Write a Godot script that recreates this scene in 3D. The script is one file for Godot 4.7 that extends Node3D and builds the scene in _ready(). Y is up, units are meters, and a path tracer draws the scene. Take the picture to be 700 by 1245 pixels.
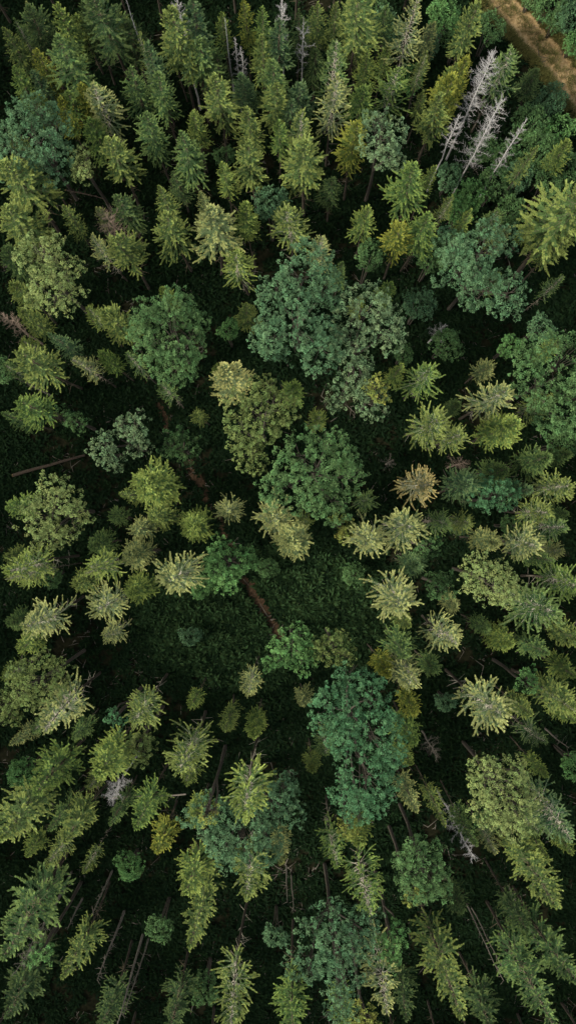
extends Node3D
# A dense mixed forest seen straight down from a drone, about 90 m above the ground.
# y is up, the picture's right is +x and its bottom is +z.

const CAM_H := 92.0
const FOCAL := 967.0          # focal length in photograph pixels (700 x 1245)

const TONE := {"s_green": "mid-green", "s_olive": "olive-green", "s_yellow": "yellow-green", "s_pale": "pale", "s_dark": "dark", "s_straw": "straw-coloured", "s_teal": "deep green", "s_moss": "moss-green", "s_cream": "cream-green", "s_bright": "fresh green", "b_blue": "blue-green", "b_silver": "silvery", "b_green": "green", "b_fresh": "bright green", "b_emerald": "emerald", "b_olive": "olive", "b_yellow": "yellowish", "b_grey": "grey-olive"}
var rng := RandomNumberGenerator.new()
var mats := {}
var taken := {}
var stood := []

# ------------------------------------------------------------------ helpers
class Geo:
	var v := PackedVector3Array()
	var n := PackedVector3Array()
	var c := PackedColorArray()
	var i := PackedInt32Array()
	func leaf(p: Vector3, d: Vector3, nn: Vector3, l: float, w: float, col: Color, fat := 0.45, soft := Vector3.ZERO) -> void:
		# a leaf or needle spray: a rhomb with a small fold, base at p, along d
		var s := d.cross(nn).normalized()
		var up := s.cross(d)
		var m := p + d * (l * fat)
		var b := v.size()
		v.append(p); v.append(m + s * (w * 0.5) + up * (w * 0.12)); v.append(p + d * l - up * (w * 0.10)); v.append(m - s * (w * 0.5) + up * (w * 0.12))
		var k := (up + soft).normalized()
		n.append(k); n.append((k - s * 0.25).normalized()); n.append(k); n.append((k + s * 0.25).normalized())
		c.append(col); c.append(col); c.append(col); c.append(col)
		i.append(b); i.append(b + 2); i.append(b + 1); i.append(b); i.append(b + 3); i.append(b + 2)
	func tube(pts: Array, radii: Array, sides: int, col: Color) -> void:
		var b := v.size()
		var last := pts.size() - 1
		for k in pts.size():
			var d: Vector3 = (pts[mini(k + 1, last)] - pts[maxi(k - 1, 0)]).normalized()
			var a := d.cross(Vector3.RIGHT if absf(d.x) < 0.8 else Vector3.FORWARD).normalized()
			var e := d.cross(a)
			for q in sides:
				var t := TAU * q / sides
				var o := a * cos(t) + e * sin(t)
				v.append(pts[k] + o * float(radii[k])); n.append(o); c.append(col)
		for k in last:
			for q in sides:
				var a0 := b + k * sides + q
				var a1 := b + k * sides + (q + 1) % sides
				i.append(a0); i.append(a0 + sides); i.append(a1)
				i.append(a1); i.append(a0 + sides); i.append(a1 + sides)
	func mesh() -> ArrayMesh:
		var a := []
		a.resize(Mesh.ARRAY_MAX)
		a[Mesh.ARRAY_VERTEX] = v; a[Mesh.ARRAY_NORMAL] = n; a[Mesh.ARRAY_COLOR] = c; a[Mesh.ARRAY_INDEX] = i
		var m := ArrayMesh.new()
		m.add_surface_from_arrays(Mesh.PRIMITIVE_TRIANGLES, a)
		return m

func rf(a: float, b: float) -> float:
	return rng.randf_range(a, b)

func at(px: float, py: float, h := 0.0) -> Vector3:
	# the point at height h that the photograph shows at this pixel
	var k := (CAM_H - h) / FOCAL
	return Vector3((px - 350.0) * k, h, (py - 622.5) * k)

func numbered(called: String) -> String:
	taken[called] = int(taken.get(called, -1)) + 1
	return called if taken[called] == 0 else "%s_%03d" % [called, taken[called]]

func part(called: String, m: Mesh, mat: Material, parent: Node) -> MeshInstance3D:
	var o := MeshInstance3D.new()
	o.name = called
	o.mesh = m
	o.material_override = mat
	parent.add_child(o, true)
	return o

var told := []   # [node, position, short phrase] of the trees, to tell look-alikes apart by their neighbour
func tell_apart() -> void:
	for pass_no in 3:
		var by := {}
		for q in told:
			var l: String = q[0].get_meta("label")
			by[l] = by.get(l, []) + [q]
		for l in by:
			if by[l].size() < 2:
				continue
			for q in by[l]:
				var near := []
				for w in told:
					if w[0] != q[0]:
						near.append([Vector2(w[1].x - q[1].x, w[1].z - q[1].z).length(), w[2]])
				near.sort_custom(func(a, b): return a[0] < b[0])
				var n: String = near[pass_no][1]
				var add: String = (", touching a " if pass_no == 0 else " and a ") + n
				if near[pass_no][0] < 7.0 and (l + add).split(" ").size() <= 16:
					q[0].set_meta("label", l + add)

func thing(called: String, label: String, category: String, where: Vector3, group := "") -> Node3D:
	var o := Node3D.new()
	o.name = numbered(called)
	add_child(o)
	o.position = where
	o.set_meta("label", label)
	o.set_meta("category", category)
	if group:
		o.set_meta("group", group)
	return o

func structure(called: String, m: Mesh, mat: Material) -> MeshInstance3D:
	var o := part(called, m, mat, self)
	o.set_meta("kind", "structure")
	return o

func lin(r: float, g: float, b: float) -> Color:
	return Color(r, g, b).linear_to_srgb()

func foliage(key: String, r: float, g: float, b: float, rough := 0.62, back := 0.16, spec := 0.16) -> StandardMaterial3D:
	var m := StandardMaterial3D.new()
	m.resource_name = key
	m.albedo_color = lin(r, g, b)
	m.vertex_color_use_as_albedo = true
	m.roughness = rough
	m.metallic_specular = spec
	m.cull_mode = BaseMaterial3D.CULL_DISABLED
	m.backlight_enabled = true
	m.backlight = lin(back, back, back * 0.7)
	mats[key] = m
	return m

func wood(key: String, r: float, g: float, b: float) -> StandardMaterial3D:
	var m := StandardMaterial3D.new()
	m.resource_name = key
	var nt := NoiseTexture2D.new()
	nt.width = 256; nt.height = 256; nt.seamless = true
	var fn := FastNoiseLite.new()
	fn.seed = 11; fn.frequency = 0.03; fn.fractal_octaves = 4
	nt.noise = fn
	var g1 := Gradient.new()
	g1.set_color(0, lin(r * 0.55, g * 0.55, b * 0.55)); g1.set_color(1, lin(minf(r * 1.4, 1), minf(g * 1.4, 1), minf(b * 1.4, 1)))
	nt.color_ramp = g1
	m.albedo_texture = nt
	m.uv1_triplanar = true
	m.uv1_scale = Vector3(1.2, 0.35, 1.2)
	m.roughness = 0.9
	m.metallic_specular = 0.3
	mats[key] = m
	return m

# ------------------------------------------------------------------ spruce
var spruces := {}
const SP_R := 2.2
const SP_H := 22.0

# a spray of needles: a finger of green along a shoot, with side shoots that lengthen and taper away
func frond(g: Geo, p0: Vector3, d0: Vector3, L: float, width: float, curl: float, tone: float, bare := 0.0) -> Array:
	var ds := 0.085
	var steps := maxi(2, int(L / ds))
	var p := p0
	var d := d0
	var pts := [p]
	var wob := rf(-0.5, 0.5)
	for s in steps:
		var u := (s + 0.5) / steps
		d = (d + Vector3.UP * curl * ds / maxf(L, 0.3) + Vector3.UP.cross(d) * wob * ds + Vector3(rf(-0.03, 0.03), rf(-0.03, 0.03), rf(-0.03, 0.03))).normalized()
		p += d * ds
		pts.append(p)
		if u < bare:
			continue
		var sd := Vector3.UP.cross(d).normalized()
		var nn := d.cross(sd)
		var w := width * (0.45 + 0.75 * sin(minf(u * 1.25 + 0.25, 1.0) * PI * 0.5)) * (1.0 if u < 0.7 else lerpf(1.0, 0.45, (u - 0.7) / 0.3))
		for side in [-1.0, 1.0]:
			var young := u > 0.66  # new growth is paler; contrast deepened to paint sunlit tips and shaded inner crown
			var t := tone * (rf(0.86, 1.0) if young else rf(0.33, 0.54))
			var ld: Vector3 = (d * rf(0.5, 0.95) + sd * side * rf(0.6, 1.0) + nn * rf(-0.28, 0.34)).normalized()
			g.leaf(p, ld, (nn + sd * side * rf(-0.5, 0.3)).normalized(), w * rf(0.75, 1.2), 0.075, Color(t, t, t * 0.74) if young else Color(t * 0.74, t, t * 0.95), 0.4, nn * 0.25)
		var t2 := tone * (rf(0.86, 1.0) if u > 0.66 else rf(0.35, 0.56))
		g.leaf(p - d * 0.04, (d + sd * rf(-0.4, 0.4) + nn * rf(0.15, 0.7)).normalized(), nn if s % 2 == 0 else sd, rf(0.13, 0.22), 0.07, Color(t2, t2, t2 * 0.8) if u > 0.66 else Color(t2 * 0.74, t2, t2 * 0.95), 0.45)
	for e in 3:
		g.leaf(p, (d + Vector3(rf(-0.5, 0.5), rf(-0.2, 0.4), rf(-0.5, 0.5))).normalized(), Vector3.UP if absf(d.y) < 0.9 else Vector3.RIGHT, rf(0.14, 0.24), 0.075, Color(tone, tone, tone * 0.85), 0.45)
	return pts

# a conifer of 22 m with a crown of 2.2 m radius. bare: inner share of each bough without needles, gap: metres between whorls,
# droop: how boughs hang, top_bare: metres of leafless leader, thin: share of side shoots missing
func make_spruce(key: String, sd: int, base := 0.45, gap := 0.62, per := 6, bare := 0.12, droop := 0.5, thin := 0.0, top_bare := 0.0, power := 0.75, stem := 0.03, finger := 0.145) -> void:
	rng.seed = sd
	var leafy := Geo.new()
	var twig := Geo.new()
	var bole := Geo.new()
	var tp := []
	var tr := []
	var bend := Vector3(rf(-0.35, 0.35), 0, rf(-0.35, 0.35))
	for k in 9:
		var t := k / 8.0
		tp.append(Vector3(0, SP_H * t * 0.995, 0) + bend * sin(t * PI))
		tr.append(lerpf(0.15, 0.016, pow(t, 0.9)))
	bole.tube(tp, tr, 7, Color.WHITE)
	# dead snags under the crown
	for q in 22:
		var yy := SP_H * rf(0.15, base + 0.05)
		var aa := rf(0, TAU)
		var w := Vector3(cos(aa), rf(-0.35, 0.1), sin(aa)) * rf(0.4, 1.1)
		var c0 := Vector3(0, yy, 0) + bend * sin(PI * yy / SP_H)
		twig.tube([c0, c0 + w * 0.5, c0 + w + Vector3(0, -0.08, 0)], [0.022, 0.015, 0.006], 3, Color.WHITE)
	var y := SP_H * base
	var crown := SP_H * (1.0 - base)
	var side_bias := rf(0, TAU)
	while y < SP_H - 0.15:
		var t := (y - SP_H * base) / crown          # 0 at the crown's foot, 1 at the tip
		var reach := SP_R * pow(1.0 - t, power) * (0.75 + 0.25 * minf(1.0, t * 6.0 + 0.2)) + 0.12
		var cnt := per if t < 0.9 else per - 1
		var off := rf(0, TAU)
		for q in cnt:
			if rf(0, 1) < 0.1:
				continue
			var az := off + TAU * q / cnt + rf(-0.35, 0.35)
			var L := reach * rf(0.5, 1.22) * (1.0 + 0.13 * cos(az - side_bias))
			var out := Vector3(cos(az), 0, sin(az))
			var elev := lerpf(-0.05 - droop * 0.6, 0.95, pow(t, 1.4)) + rf(-0.15, 0.15)
			var p := Vector3(0, y + rf(-0.25, 0.25), 0) + bend * sin(PI * y / SP_H)
			var tone := rf(0.62, 1.0)
			var curl := lerpf(0.75, 0.15, t)
			var d0 := (out * cos(elev) + Vector3.UP * sin(elev)).normalized()
			if y > SP_H - top_bare:
				var rr := stem * (0.5 + 0.2 * L)
				twig.tube([p, p + d0 * L * 0.5, p + (d0 + Vector3.UP * 0.15) * L], [rr, rr * 0.6, 0.008], 3, Color.WHITE)
				continue
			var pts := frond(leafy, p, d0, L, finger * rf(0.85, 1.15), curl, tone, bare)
			var rad := []
			var thin_pts := []
			for k in pts.size():
				if k % 3 == 0 or k == pts.size() - 1:
					thin_pts.append(pts[k])
					rad.append(stem * (0.55 + 0.25 * L) * (1.0 - float(k) / pts.size()) + 0.006)
			if L > 0.3:
				twig.tube(thin_pts, rad, 3, Color.WHITE)
			# forks
			var forks := int(L * 1.9)
			for f in forks:
				if rf(0, 1) < thin:
					continue
				var u := lerpf(maxf(0.22, bare), 0.88, (f + rf(0.2, 0.8)) / forks)
				var k := int(u * (pts.size() - 2))
				var dd: Vector3 = (pts[k + 1] - pts[k]).normalized()
				var sdv := Vector3.UP.cross(dd).normalized() * (1.0 if f % 2 == 0 else -1.0)
				var fl := (L * (1.0 - u) * 0.62 + 0.16) * rf(0.7, 1.15)
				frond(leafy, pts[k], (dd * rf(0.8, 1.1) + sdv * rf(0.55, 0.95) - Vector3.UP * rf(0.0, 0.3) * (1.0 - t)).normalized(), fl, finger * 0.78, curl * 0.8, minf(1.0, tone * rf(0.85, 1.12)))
		y += gap * rf(0.7, 1.25) * lerpf(1.15, 0.55, t)
	if top_bare <= 0.0:
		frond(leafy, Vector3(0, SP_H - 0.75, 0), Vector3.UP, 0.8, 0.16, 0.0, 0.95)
	spruces[key] = [bole.mesh(), twig.mesh(), leafy.mesh()]

func spruce(key: String, px: float, py: float, r: float, h: float, tint: String, label: String, turn := -1.0, wide := 1.0) -> Node3D:
	var tip := at(px, py, h)
	var R: float = r * (1.08 if r < 24.0 else lerpf(1.08, 0.92, clampf((r - 24.0) / 26.0, 0, 1))) * (CAM_H - h * 0.68) / FOCAL
	var o := thing("spruce_tree", label, "spruce", Vector3(tip.x, ground_y(tip.x, tip.z) - 0.05, tip.z), "spruces of the forest")
	o.rotation.y = rf(0, TAU) if turn < 0 else turn
	told.append([o, o.position, TONE[tint] + " spruce"])
	var s := R / SP_R
	o.scale = Vector3(s, h / SP_H, s * wide)
	o.rotate_object_local(Vector3.RIGHT, rf(-0.03, 0.03))
	if key == "full_b" and py < 330.0:
		key = "full"
	var family: Array = {"full": ["full", "full_d"], "full_b": ["full_b", "full_e"], "dense": ["dense", "dense_b"], "open_b": ["open_b", "open_c"], "open": ["open", "open_c"]}.get(key, [key])
	var a: Array = spruces[family[rng.randi() % family.size()]]
	part("trunk", a[0], mats["bark_spruce"], o)
	part("branches", a[1], mats["twig_pale"] if key.begins_with("twiggy") or key.begins_with("open") else mats["twig_brown"], o).set_meta("kind", "stuff")
	part("crown", a[2], mats[tint], o)
	return o

# ------------------------------------------------------------------ broadleaf
# lobes: [dx, dy (up), dz, r] in metres from the crown's middle
func leaf_crown(lobes: Array, clump: float, leaf_l: float, leaf_w: float, per: int, spread := 1.0, loose := 0.22, droop := 0.0) -> ArrayMesh:
	var g := Geo.new()
	var shift := Vector3(rf(-500, 500), 0, rf(-500, 500))
	for li in lobes.size():
		var lb: Array = lobes[li]
		var c := Vector3(lb[0], lb[1], lb[2])
		var r: float = lb[3]
		var cnt := int(TAU * 1.75 * r * r / (clump * clump))
		var ph := rf(0, TAU)
		for q in cnt:
			var f := (q + 0.5) / cnt
			var ny := 1.0 - f * 1.62
			var rr := sqrt(maxf(0.0, 1.0 - ny * ny))
			var az := ph + q * 2.39996 + rf(-0.5, 0.5)
			var nrm := Vector3(cos(az) * rr, ny, sin(az) * rr)
			var depth := rf(1.0 - loose * 1.3, 1.0 + loose * 0.8)
			if q % 5 == 0:
				depth = rf(0.5, 0.8)
			var p := c + nrm * r * depth * Vector3(1, 0.9, 1)
			var bump := lump.get_noise_3dv(p + shift)
			if bump < -0.46:
				continue
			p += nrm * r * bump * 0.6
			var inside := false
			for lj in lobes.size():
				if lj != li and p.distance_to(Vector3(lobes[lj][0], lobes[lj][1], lobes[lj][2])) < float(lobes[lj][3]) * 0.72:
					inside = true
					break
			if inside:
				continue
			var axis := (nrm + Vector3.UP * (0.55 - droop) + Vector3(rf(-0.35, 0.35), rf(-0.2, 0.2), rf(-0.35, 0.35))).normalized()
			var e1 := axis.cross(Vector3.RIGHT if absf(axis.x) < 0.8 else Vector3.FORWARD).normalized()
			var e2 := axis.cross(e1)
			var size := clump * rf(0.28, 0.46) * spread
			var tone := rf(0.55, 1.0)
			var warm := rf(0.8, 1.0)
			for k in per:
				var th := acos(1.0 - rf(0.0, 1.0) * 1.1)
				var a := rf(0, TAU)
				var d := (axis * cos(th) + (e1 * cos(a) + e2 * sin(a)) * sin(th)).normalized()
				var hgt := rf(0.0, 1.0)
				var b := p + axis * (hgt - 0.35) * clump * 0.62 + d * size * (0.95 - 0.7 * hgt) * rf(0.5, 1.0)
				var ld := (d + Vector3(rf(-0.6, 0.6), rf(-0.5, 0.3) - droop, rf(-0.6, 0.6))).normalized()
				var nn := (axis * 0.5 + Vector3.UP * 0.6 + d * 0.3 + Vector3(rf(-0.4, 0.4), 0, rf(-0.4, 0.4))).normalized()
				var t := tone * (rf(0.86, 1.0) if hgt > 0.6 else rf(0.52, 0.74))  # young top leaves paler, also painting a highlight on each tuft
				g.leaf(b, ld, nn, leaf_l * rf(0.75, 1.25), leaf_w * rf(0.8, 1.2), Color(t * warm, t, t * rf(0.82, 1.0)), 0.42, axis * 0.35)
	return g.mesh()

func broadleaf(called: String, label: String, category: String, px: float, py: float, lobes_px: Array, hc: float, tint: String, style: String, sd: int, bark := "bark_grey", group := "") -> Node3D:
	# lobes_px: [dx px, dy px, r px, height offset in metres]
	rng.seed = sd
	var k := (CAM_H - hc) / FOCAL
	var mid := at(px, py, hc)
	var base := Vector3(mid.x, ground_y(mid.x, mid.z) - 0.05, mid.z)
	var o := thing(called, label, category, base, group)
	told.append([o, base, TONE[tint] + " broadleaf"])
	var lobes := []
	for l in lobes_px:
		var kk: float = (CAM_H - hc - l[3]) / FOCAL
		stood.append(base + Vector3(l[0] * k, 0, l[1] * k))
		lobes.append([l[0] * k + (px - 350.0) * (kk - k), hc + l[3], l[1] * k + (py - 622.5) * (kk - k), l[2] * k])
	# smaller boughs that break the outline
	var extra := []
	for l in lobes:
		for q in int(4 + l[3] * 2.2):
			var a := rf(0, TAU)
			var e := rf(-0.1, 0.95)
			var d := Vector3(cos(a) * cos(e), sin(e), sin(a) * cos(e))
			extra.append([l[0] + d.x * l[3] * rf(0.62, 0.92), l[1] + d.y * l[3] * rf(0.6, 0.85), l[2] + d.z * l[3] * rf(0.62, 0.92), l[3] * rf(0.24, 0.42)])
	for l in lobes:
		l[3] *= 0.74
	var bole := Geo.new()
	var top := Vector3(0, hc, 0)
	bole.tube([Vector3.ZERO, Vector3(0.08, hc * 0.35, -0.05), Vector3(-0.05, hc * 0.7, 0.06), top], [0.22, 0.17, 0.13, 0.06], 8, Color.WHITE)
	part("trunk", bole.mesh(), mats[bark], o)
	for l in lobes:
		var lg := Geo.new()
		var a0 := Vector3(0, hc * rf(0.45, 0.6), 0)
		var end := Vector3(l[0], l[1], l[2])
		var m := a0.lerp(end, 0.5) + Vector3(rf(-0.3, 0.3), rf(-0.3, 0.1), rf(-0.3, 0.3))
		lg.tube([a0, m, end], [0.13, 0.09, 0.05], 5, Color.WHITE)
		for q in 12:
			var a := rf(0, TAU)
			var e := rf(0.0, 1.3)
			var tipv: Vector3 = end + Vector3(cos(a) * cos(e), sin(e), sin(a) * cos(e)) * float(l[3]) * rf(0.8, 1.05)
			lg.tube([m.lerp(end, rf(0.3, 1.0)), end.lerp(tipv, 0.5) + Vector3(0, rf(-0.1, 0.2), 0), tipv], [0.05, 0.03, 0.01], 3, Color.WHITE)
		part("limb", lg.mesh(), mats[bark], o)
	var all := lobes + extra
	var m2: ArrayMesh
	match style:
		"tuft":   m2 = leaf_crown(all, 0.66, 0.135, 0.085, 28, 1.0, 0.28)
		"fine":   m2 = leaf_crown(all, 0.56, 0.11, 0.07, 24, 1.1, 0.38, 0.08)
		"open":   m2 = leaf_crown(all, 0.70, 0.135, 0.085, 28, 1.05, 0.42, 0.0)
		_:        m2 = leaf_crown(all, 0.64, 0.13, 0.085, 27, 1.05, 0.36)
	part("crown", m2, mats[tint], o)
	return o

# ------------------------------------------------------------------ dead trees
func dead_tree(label: String, px: float, py: float, h: float, spread: float, sd: int, from := 0.35, dense := 1.0, mat := "wood_silver", lean := Vector2.ZERO) -> void:
	rng.seed = sd
	var tip := at(px, py, h)
	var base := Vector3(tip.x - lean.x, 0, tip.z - lean.y)
	base.y = ground_y(base.x, base.z) - 0.05
	var o := thing("dead_tree", label, "dead tree", base, "bare dead trees")
	var g := Geo.new()
	var pts := []
	var rad := []
	for k in 7:
		var t := k / 6.0
		pts.append(Vector3(lean.x * t, h * t, lean.y * t) + Vector3(rf(-0.08, 0.08), 0, rf(-0.08, 0.08)))
		rad.append(lerpf(0.12, 0.02, t))
	g.tube(pts, rad, 7, Color.WHITE)
	part("trunk", g.mesh(), mats[mat], o)
	var cnt := int((1.0 - from) * h * 4.4 * dense)
	for q in cnt:
		var t := lerpf(from, 0.995, pow((q + rf(0, 1)) / cnt, 0.85))
		var u := (t - from) / (1.0 - from)
		var L := spread * (0.35 + 0.65 * sin(clampf(pow(1.0 - u, 0.8) * 2.2, 0, PI * 0.6))) * rf(0.45, 1.1)
		var az := q * 2.39996 + rf(-0.5, 0.5)
		var out := Vector3(cos(az), 0, sin(az))
		var p := Vector3(lean.x * t, h * t, lean.y * t)
		var bp := [p]
		var br := [0.015]
		var b := Geo.new()
		var el := rf(-0.1, 0.45) + u * 0.5
		var st := 5
		for s in st:
			el += rf(-0.28, 0.32)
			out = out.rotated(Vector3.UP, rf(-0.22, 0.22))
			p += (out * cos(el) + Vector3.UP * sin(el)) * L / st
			bp.append(p)
			br.append(lerpf(0.015, 0.006, (s + 1.0) / st))
			if L > 0.5:
				for w in 3:
					var wd := (out.rotated(Vector3.UP, rf(0.4, 1.0) * (1 if w % 2 == 0 else -1)) + Vector3(0, rf(-0.1, 0.6), 0)).normalized()
					var wl := L * rf(0.15, 0.38)
					b.tube([p, p + wd * wl * 0.6, p + (wd + Vector3(rf(-0.3, 0.3), rf(0, 0.5), rf(-0.3, 0.3))).normalized() * wl], [0.010, 0.008, 0.004], 3, Color.WHITE)
		b.tube(bp, br, 4, Color.WHITE)
		part("branch", b.mesh(), mats[mat], o)

func pole(label: String, bx: float, by: float, tx: float, ty: float, sd: int, thick := 0.13, snags := 26) -> void:
	# a bare standing trunk: foot and tip read from the photograph; its height from how far the tip is thrown outwards
	rng.seed = sd
	var rb := Vector2(bx - 350, by - 622.5).length()
	var rt := Vector2(tx - 350, ty - 622.5).length()
	var h := clampf(CAM_H * (1.0 - rb / rt), 7.0, 22.0)
	var base := at(bx, by)
	var tip := at(tx, ty, h)
	var d := tip - base
	base.y = ground_y(base.x, base.z) - 0.05
	var o := thing("bare_trunk", label, "tree trunk", base, "bare standing trunks")
	var g := Geo.new()
	var pts := []
	var rad := []
	for k in 6:
		var t := k / 5.0
		pts.append(d * t + Vector3(rf(-0.06, 0.06), 0, rf(-0.06, 0.06)))
		rad.append(lerpf(thick, 0.03, t))
	g.tube(pts, rad, 7, Color.WHITE)
	part("trunk", g.mesh(), mats["wood_pole"], o)
	for q in snags:
		var t := lerpf(0.35, 1.0, (q + rf(0, 1)) / snags)
		var a := rf(0, TAU)
		var b := Geo.new()
		var w := Vector3(cos(a), rf(-0.1, 0.5), sin(a)) * rf(0.25, 0.9)
		b.tube([d * t, d * t + w * 0.55, d * t + w + Vector3(0, rf(-0.15, 0.1), 0)], [0.022, 0.015, 0.006], 3, Color.WHITE)
		part("branch_stub", b.mesh(), mats["wood_pole"], o)

func fallen(called: String, label: String, ax: float, ay: float, bx: float, by: float, ha: float, hb: float, r0: float, r1: float, mat: String, sd: int, stubs := 10) -> void:
	rng.seed = sd
	var a := at(ax, ay, ha)
	var b := at(bx, by, hb)
	var base := Vector3(a.x, ground_y(a.x, a.z), a.z)
	var o := thing(called, label, "fallen trunk", base, "")
	var g := Geo.new()
	var s := a - base
	var d := b - a
	var pts := []
	var rad := []
	for k in 7:
		var t := k / 6.0
		pts.append(s + d * t + Vector3(rf(-0.05, 0.05), rf(-0.03, 0.03), rf(-0.05, 0.05)))
		rad.append(lerpf(r0, r1, t))
	g.tube(pts, rad, 8, Color.WHITE)
	part("trunk", g.mesh(), mats[mat], o)
	# sawn or broken end
	var cap := Geo.new()
	var dn := d.normalized()
	cap.tube([s - dn * 0.02, s + dn * 0.01, s - dn * 0.025], [r0 * 0.98, r0 * 0.97, 0.001], 8, Color.WHITE)
	part("cut_end", cap.mesh(), mats["wood_cut"], o)
	for q in stubs:
		var t := rf(0.2, 0.98)
		var w := Vector3(rf(-1, 1), rf(0.1, 0.9), rf(-1, 1)).normalized() * rf(0.3, 0.9)
		var bg := Geo.new()
		bg.tube([s + d * t, s + d * t + w * 0.5, s + d * t + w + Vector3(rf(-0.1, 0.1), 0.05, rf(-0.1, 0.1))], [0.03, 0.02, 0.006], 3, Color.WHITE)
		part("branch_stub", bg.mesh(), mats[mat], o)

# ------------------------------------------------------------------ ground
var relief := FastNoiseLite.new()
var lump := FastNoiseLite.new()
func ground_y(x: float, z: float) -> float:
	return relief.get_noise_2d(x, z) * 0.9

func soil(key: String, dark: Color, mid: Color, pale: Color, scale: float, sd: int) -> StandardMaterial3D:
	var m := StandardMaterial3D.new()
	m.resource_name = key
	var nt := NoiseTexture2D.new()
	nt.width = 1024; nt.height = 1024; nt.seamless = true
	var fn := FastNoiseLite.new()
	fn.seed = sd; fn.frequency = 0.012; fn.fractal_octaves = 6; fn.fractal_gain = 0.62
	nt.noise = fn
	var g := Gradient.new()
	g.set_color(0, dark); g.set_color(1, pale); g.add_point(0.5, mid)
	nt.color_ramp = g
	m.albedo_texture = nt
	m.uv1_triplanar = true; m.uv1_world_triplanar = true
	m.uv1_scale = Vector3.ONE * scale
	m.roughness = 0.95
	m.metallic_specular = 0.06
	mats[key] = m
	return m

func sheet(x0: float, x1: float, z0: float, z1: float, step: float, lift := 0.0) -> ArrayMesh:
	var st := SurfaceTool.new()
	st.begin(Mesh.PRIMITIVE_TRIANGLES)
	var nx := int((x1 - x0) / step)
	var nz := int((z1 - z0) / step)
	for j in nz + 1:
		for k in nx + 1:
			var x := x0 + k * step
			var z := z0 + j * step
			st.add_vertex(Vector3(x, ground_y(x, z) + lift, z))
	for j in nz:
		for k in nx:
			var a := j * (nx + 1) + k
			for q in [a, a + 1, a + nx + 1, a + 1, a + nx + 2, a + nx + 1]:
				st.add_index(q)
	st.generate_normals()
	return st.commit()

func ribbon(line: Array, cols: int, lift: float, ragged: float, sd: int, ruts := 0.0) -> ArrayMesh:
	# a strip laid on the ground along [px, py, half width px] with uneven margins
	rng.seed = sd
	var cv := Curve3D.new()
	cv.bake_interval = 0.35
	var wid := []
	for q in line.size():
		var p := at(line[q][0], line[q][1])
		var a := at(line[maxi(q - 1, 0)][0], line[maxi(q - 1, 0)][1])
		var b := at(line[mini(q + 1, line.size() - 1)][0], line[mini(q + 1, line.size() - 1)][1])
		cv.add_point(p, -(b - a) * 0.18, (b - a) * 0.18)
		wid.append(line[q][2] * CAM_H / FOCAL)
	var pts := cv.get_baked_points()
	var st := SurfaceTool.new()
	st.begin(Mesh.PRIMITIVE_TRIANGLES)
	var fn := FastNoiseLite.new()
	fn.seed = sd; fn.frequency = 0.35; fn.fractal_octaves = 4
	for k in pts.size():
		var d: Vector3 = (pts[mini(k + 1, pts.size() - 1)] - pts[maxi(k - 1, 0)]).normalized()
		var s := Vector3(-d.z, 0, d.x)
		var f := float(k) / (pts.size() - 1) * (wid.size() - 1)
		var w := lerpf(wid[int(f)], wid[mini(int(f) + 1, wid.size() - 1)], f - int(f))
		for q in cols + 1:
			var u := q / float(cols) * 2.0 - 1.0
			var p: Vector3 = pts[k] + s * (u * w)
			var edge := absf(u)
			p += s * u * fn.get_noise_2d(p.x * 2.0, p.z * 2.0) * ragged
			p.y = ground_y(p.x, p.z) + lift * (1.0 - edge * edge * 0.6) - ruts * exp(-pow((edge - 0.5) / 0.16, 2.0)) + fn.get_noise_2d(p.x * 3.0 + 50, p.z * 3.0) * 0.03
			st.add_vertex(p)
	for k in pts.size() - 1:
		for q in cols:
			var a := k * (cols + 1) + q
			for e in [a, a + cols + 1, a + 1, a + 1, a + cols + 1, a + cols + 2]:
				st.add_index(e)
	st.generate_normals()
	return st.commit()

func tuft(sd: int, cnt: int, r: float, l: float, w: float, rise: float) -> ArrayMesh:
	rng.seed = sd
	var g := Geo.new()
	for k in cnt:
		var a := rf(0, TAU)
		var d := Vector3(cos(a), rf(0.1, rise), sin(a)).normalized()
		var p := Vector3(cos(a) * rf(0, r), rf(0.05, 0.45) * rise, sin(a) * rf(0, r))
		var t := rf(0.6, 1.0)
		g.leaf(p, d, (Vector3.UP + Vector3(rf(-0.5, 0.5), 0, rf(-0.5, 0.5))).normalized(), l * rf(0.6, 1.2), w * rf(0.7, 1.2), Color(t * rf(0.8, 1.0), t, t * rf(0.8, 1.0)), 0.4)
	return g.mesh()

func scatter(called: String, label: String, category: String, m: Mesh, mat: Material, spots: Array, sd: int, s0: float, s1: float) -> void:
	rng.seed = sd
	var mm := MultiMesh.new()
	mm.transform_format = MultiMesh.TRANSFORM_3D
	mm.mesh = m
	mm.instance_count = spots.size()
	for k in spots.size():
		var p: Vector3 = spots[k]
		var s := rf(s0, s1)
		var b := Basis(Vector3.UP, rf(0, TAU)).scaled(Vector3(s, s * rf(0.7, 1.2), s))
		mm.set_instance_transform(k, Transform3D(b, Vector3(p.x, ground_y(p.x, p.z) - 0.03, p.z)))
	var o := MultiMeshInstance3D.new()
	o.name = called
	o.multimesh = mm
	o.material_override = mat
	add_child(o)
	o.set_meta("label", label)
	o.set_meta("category", category)
	o.set_meta("kind", "stuff")

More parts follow.
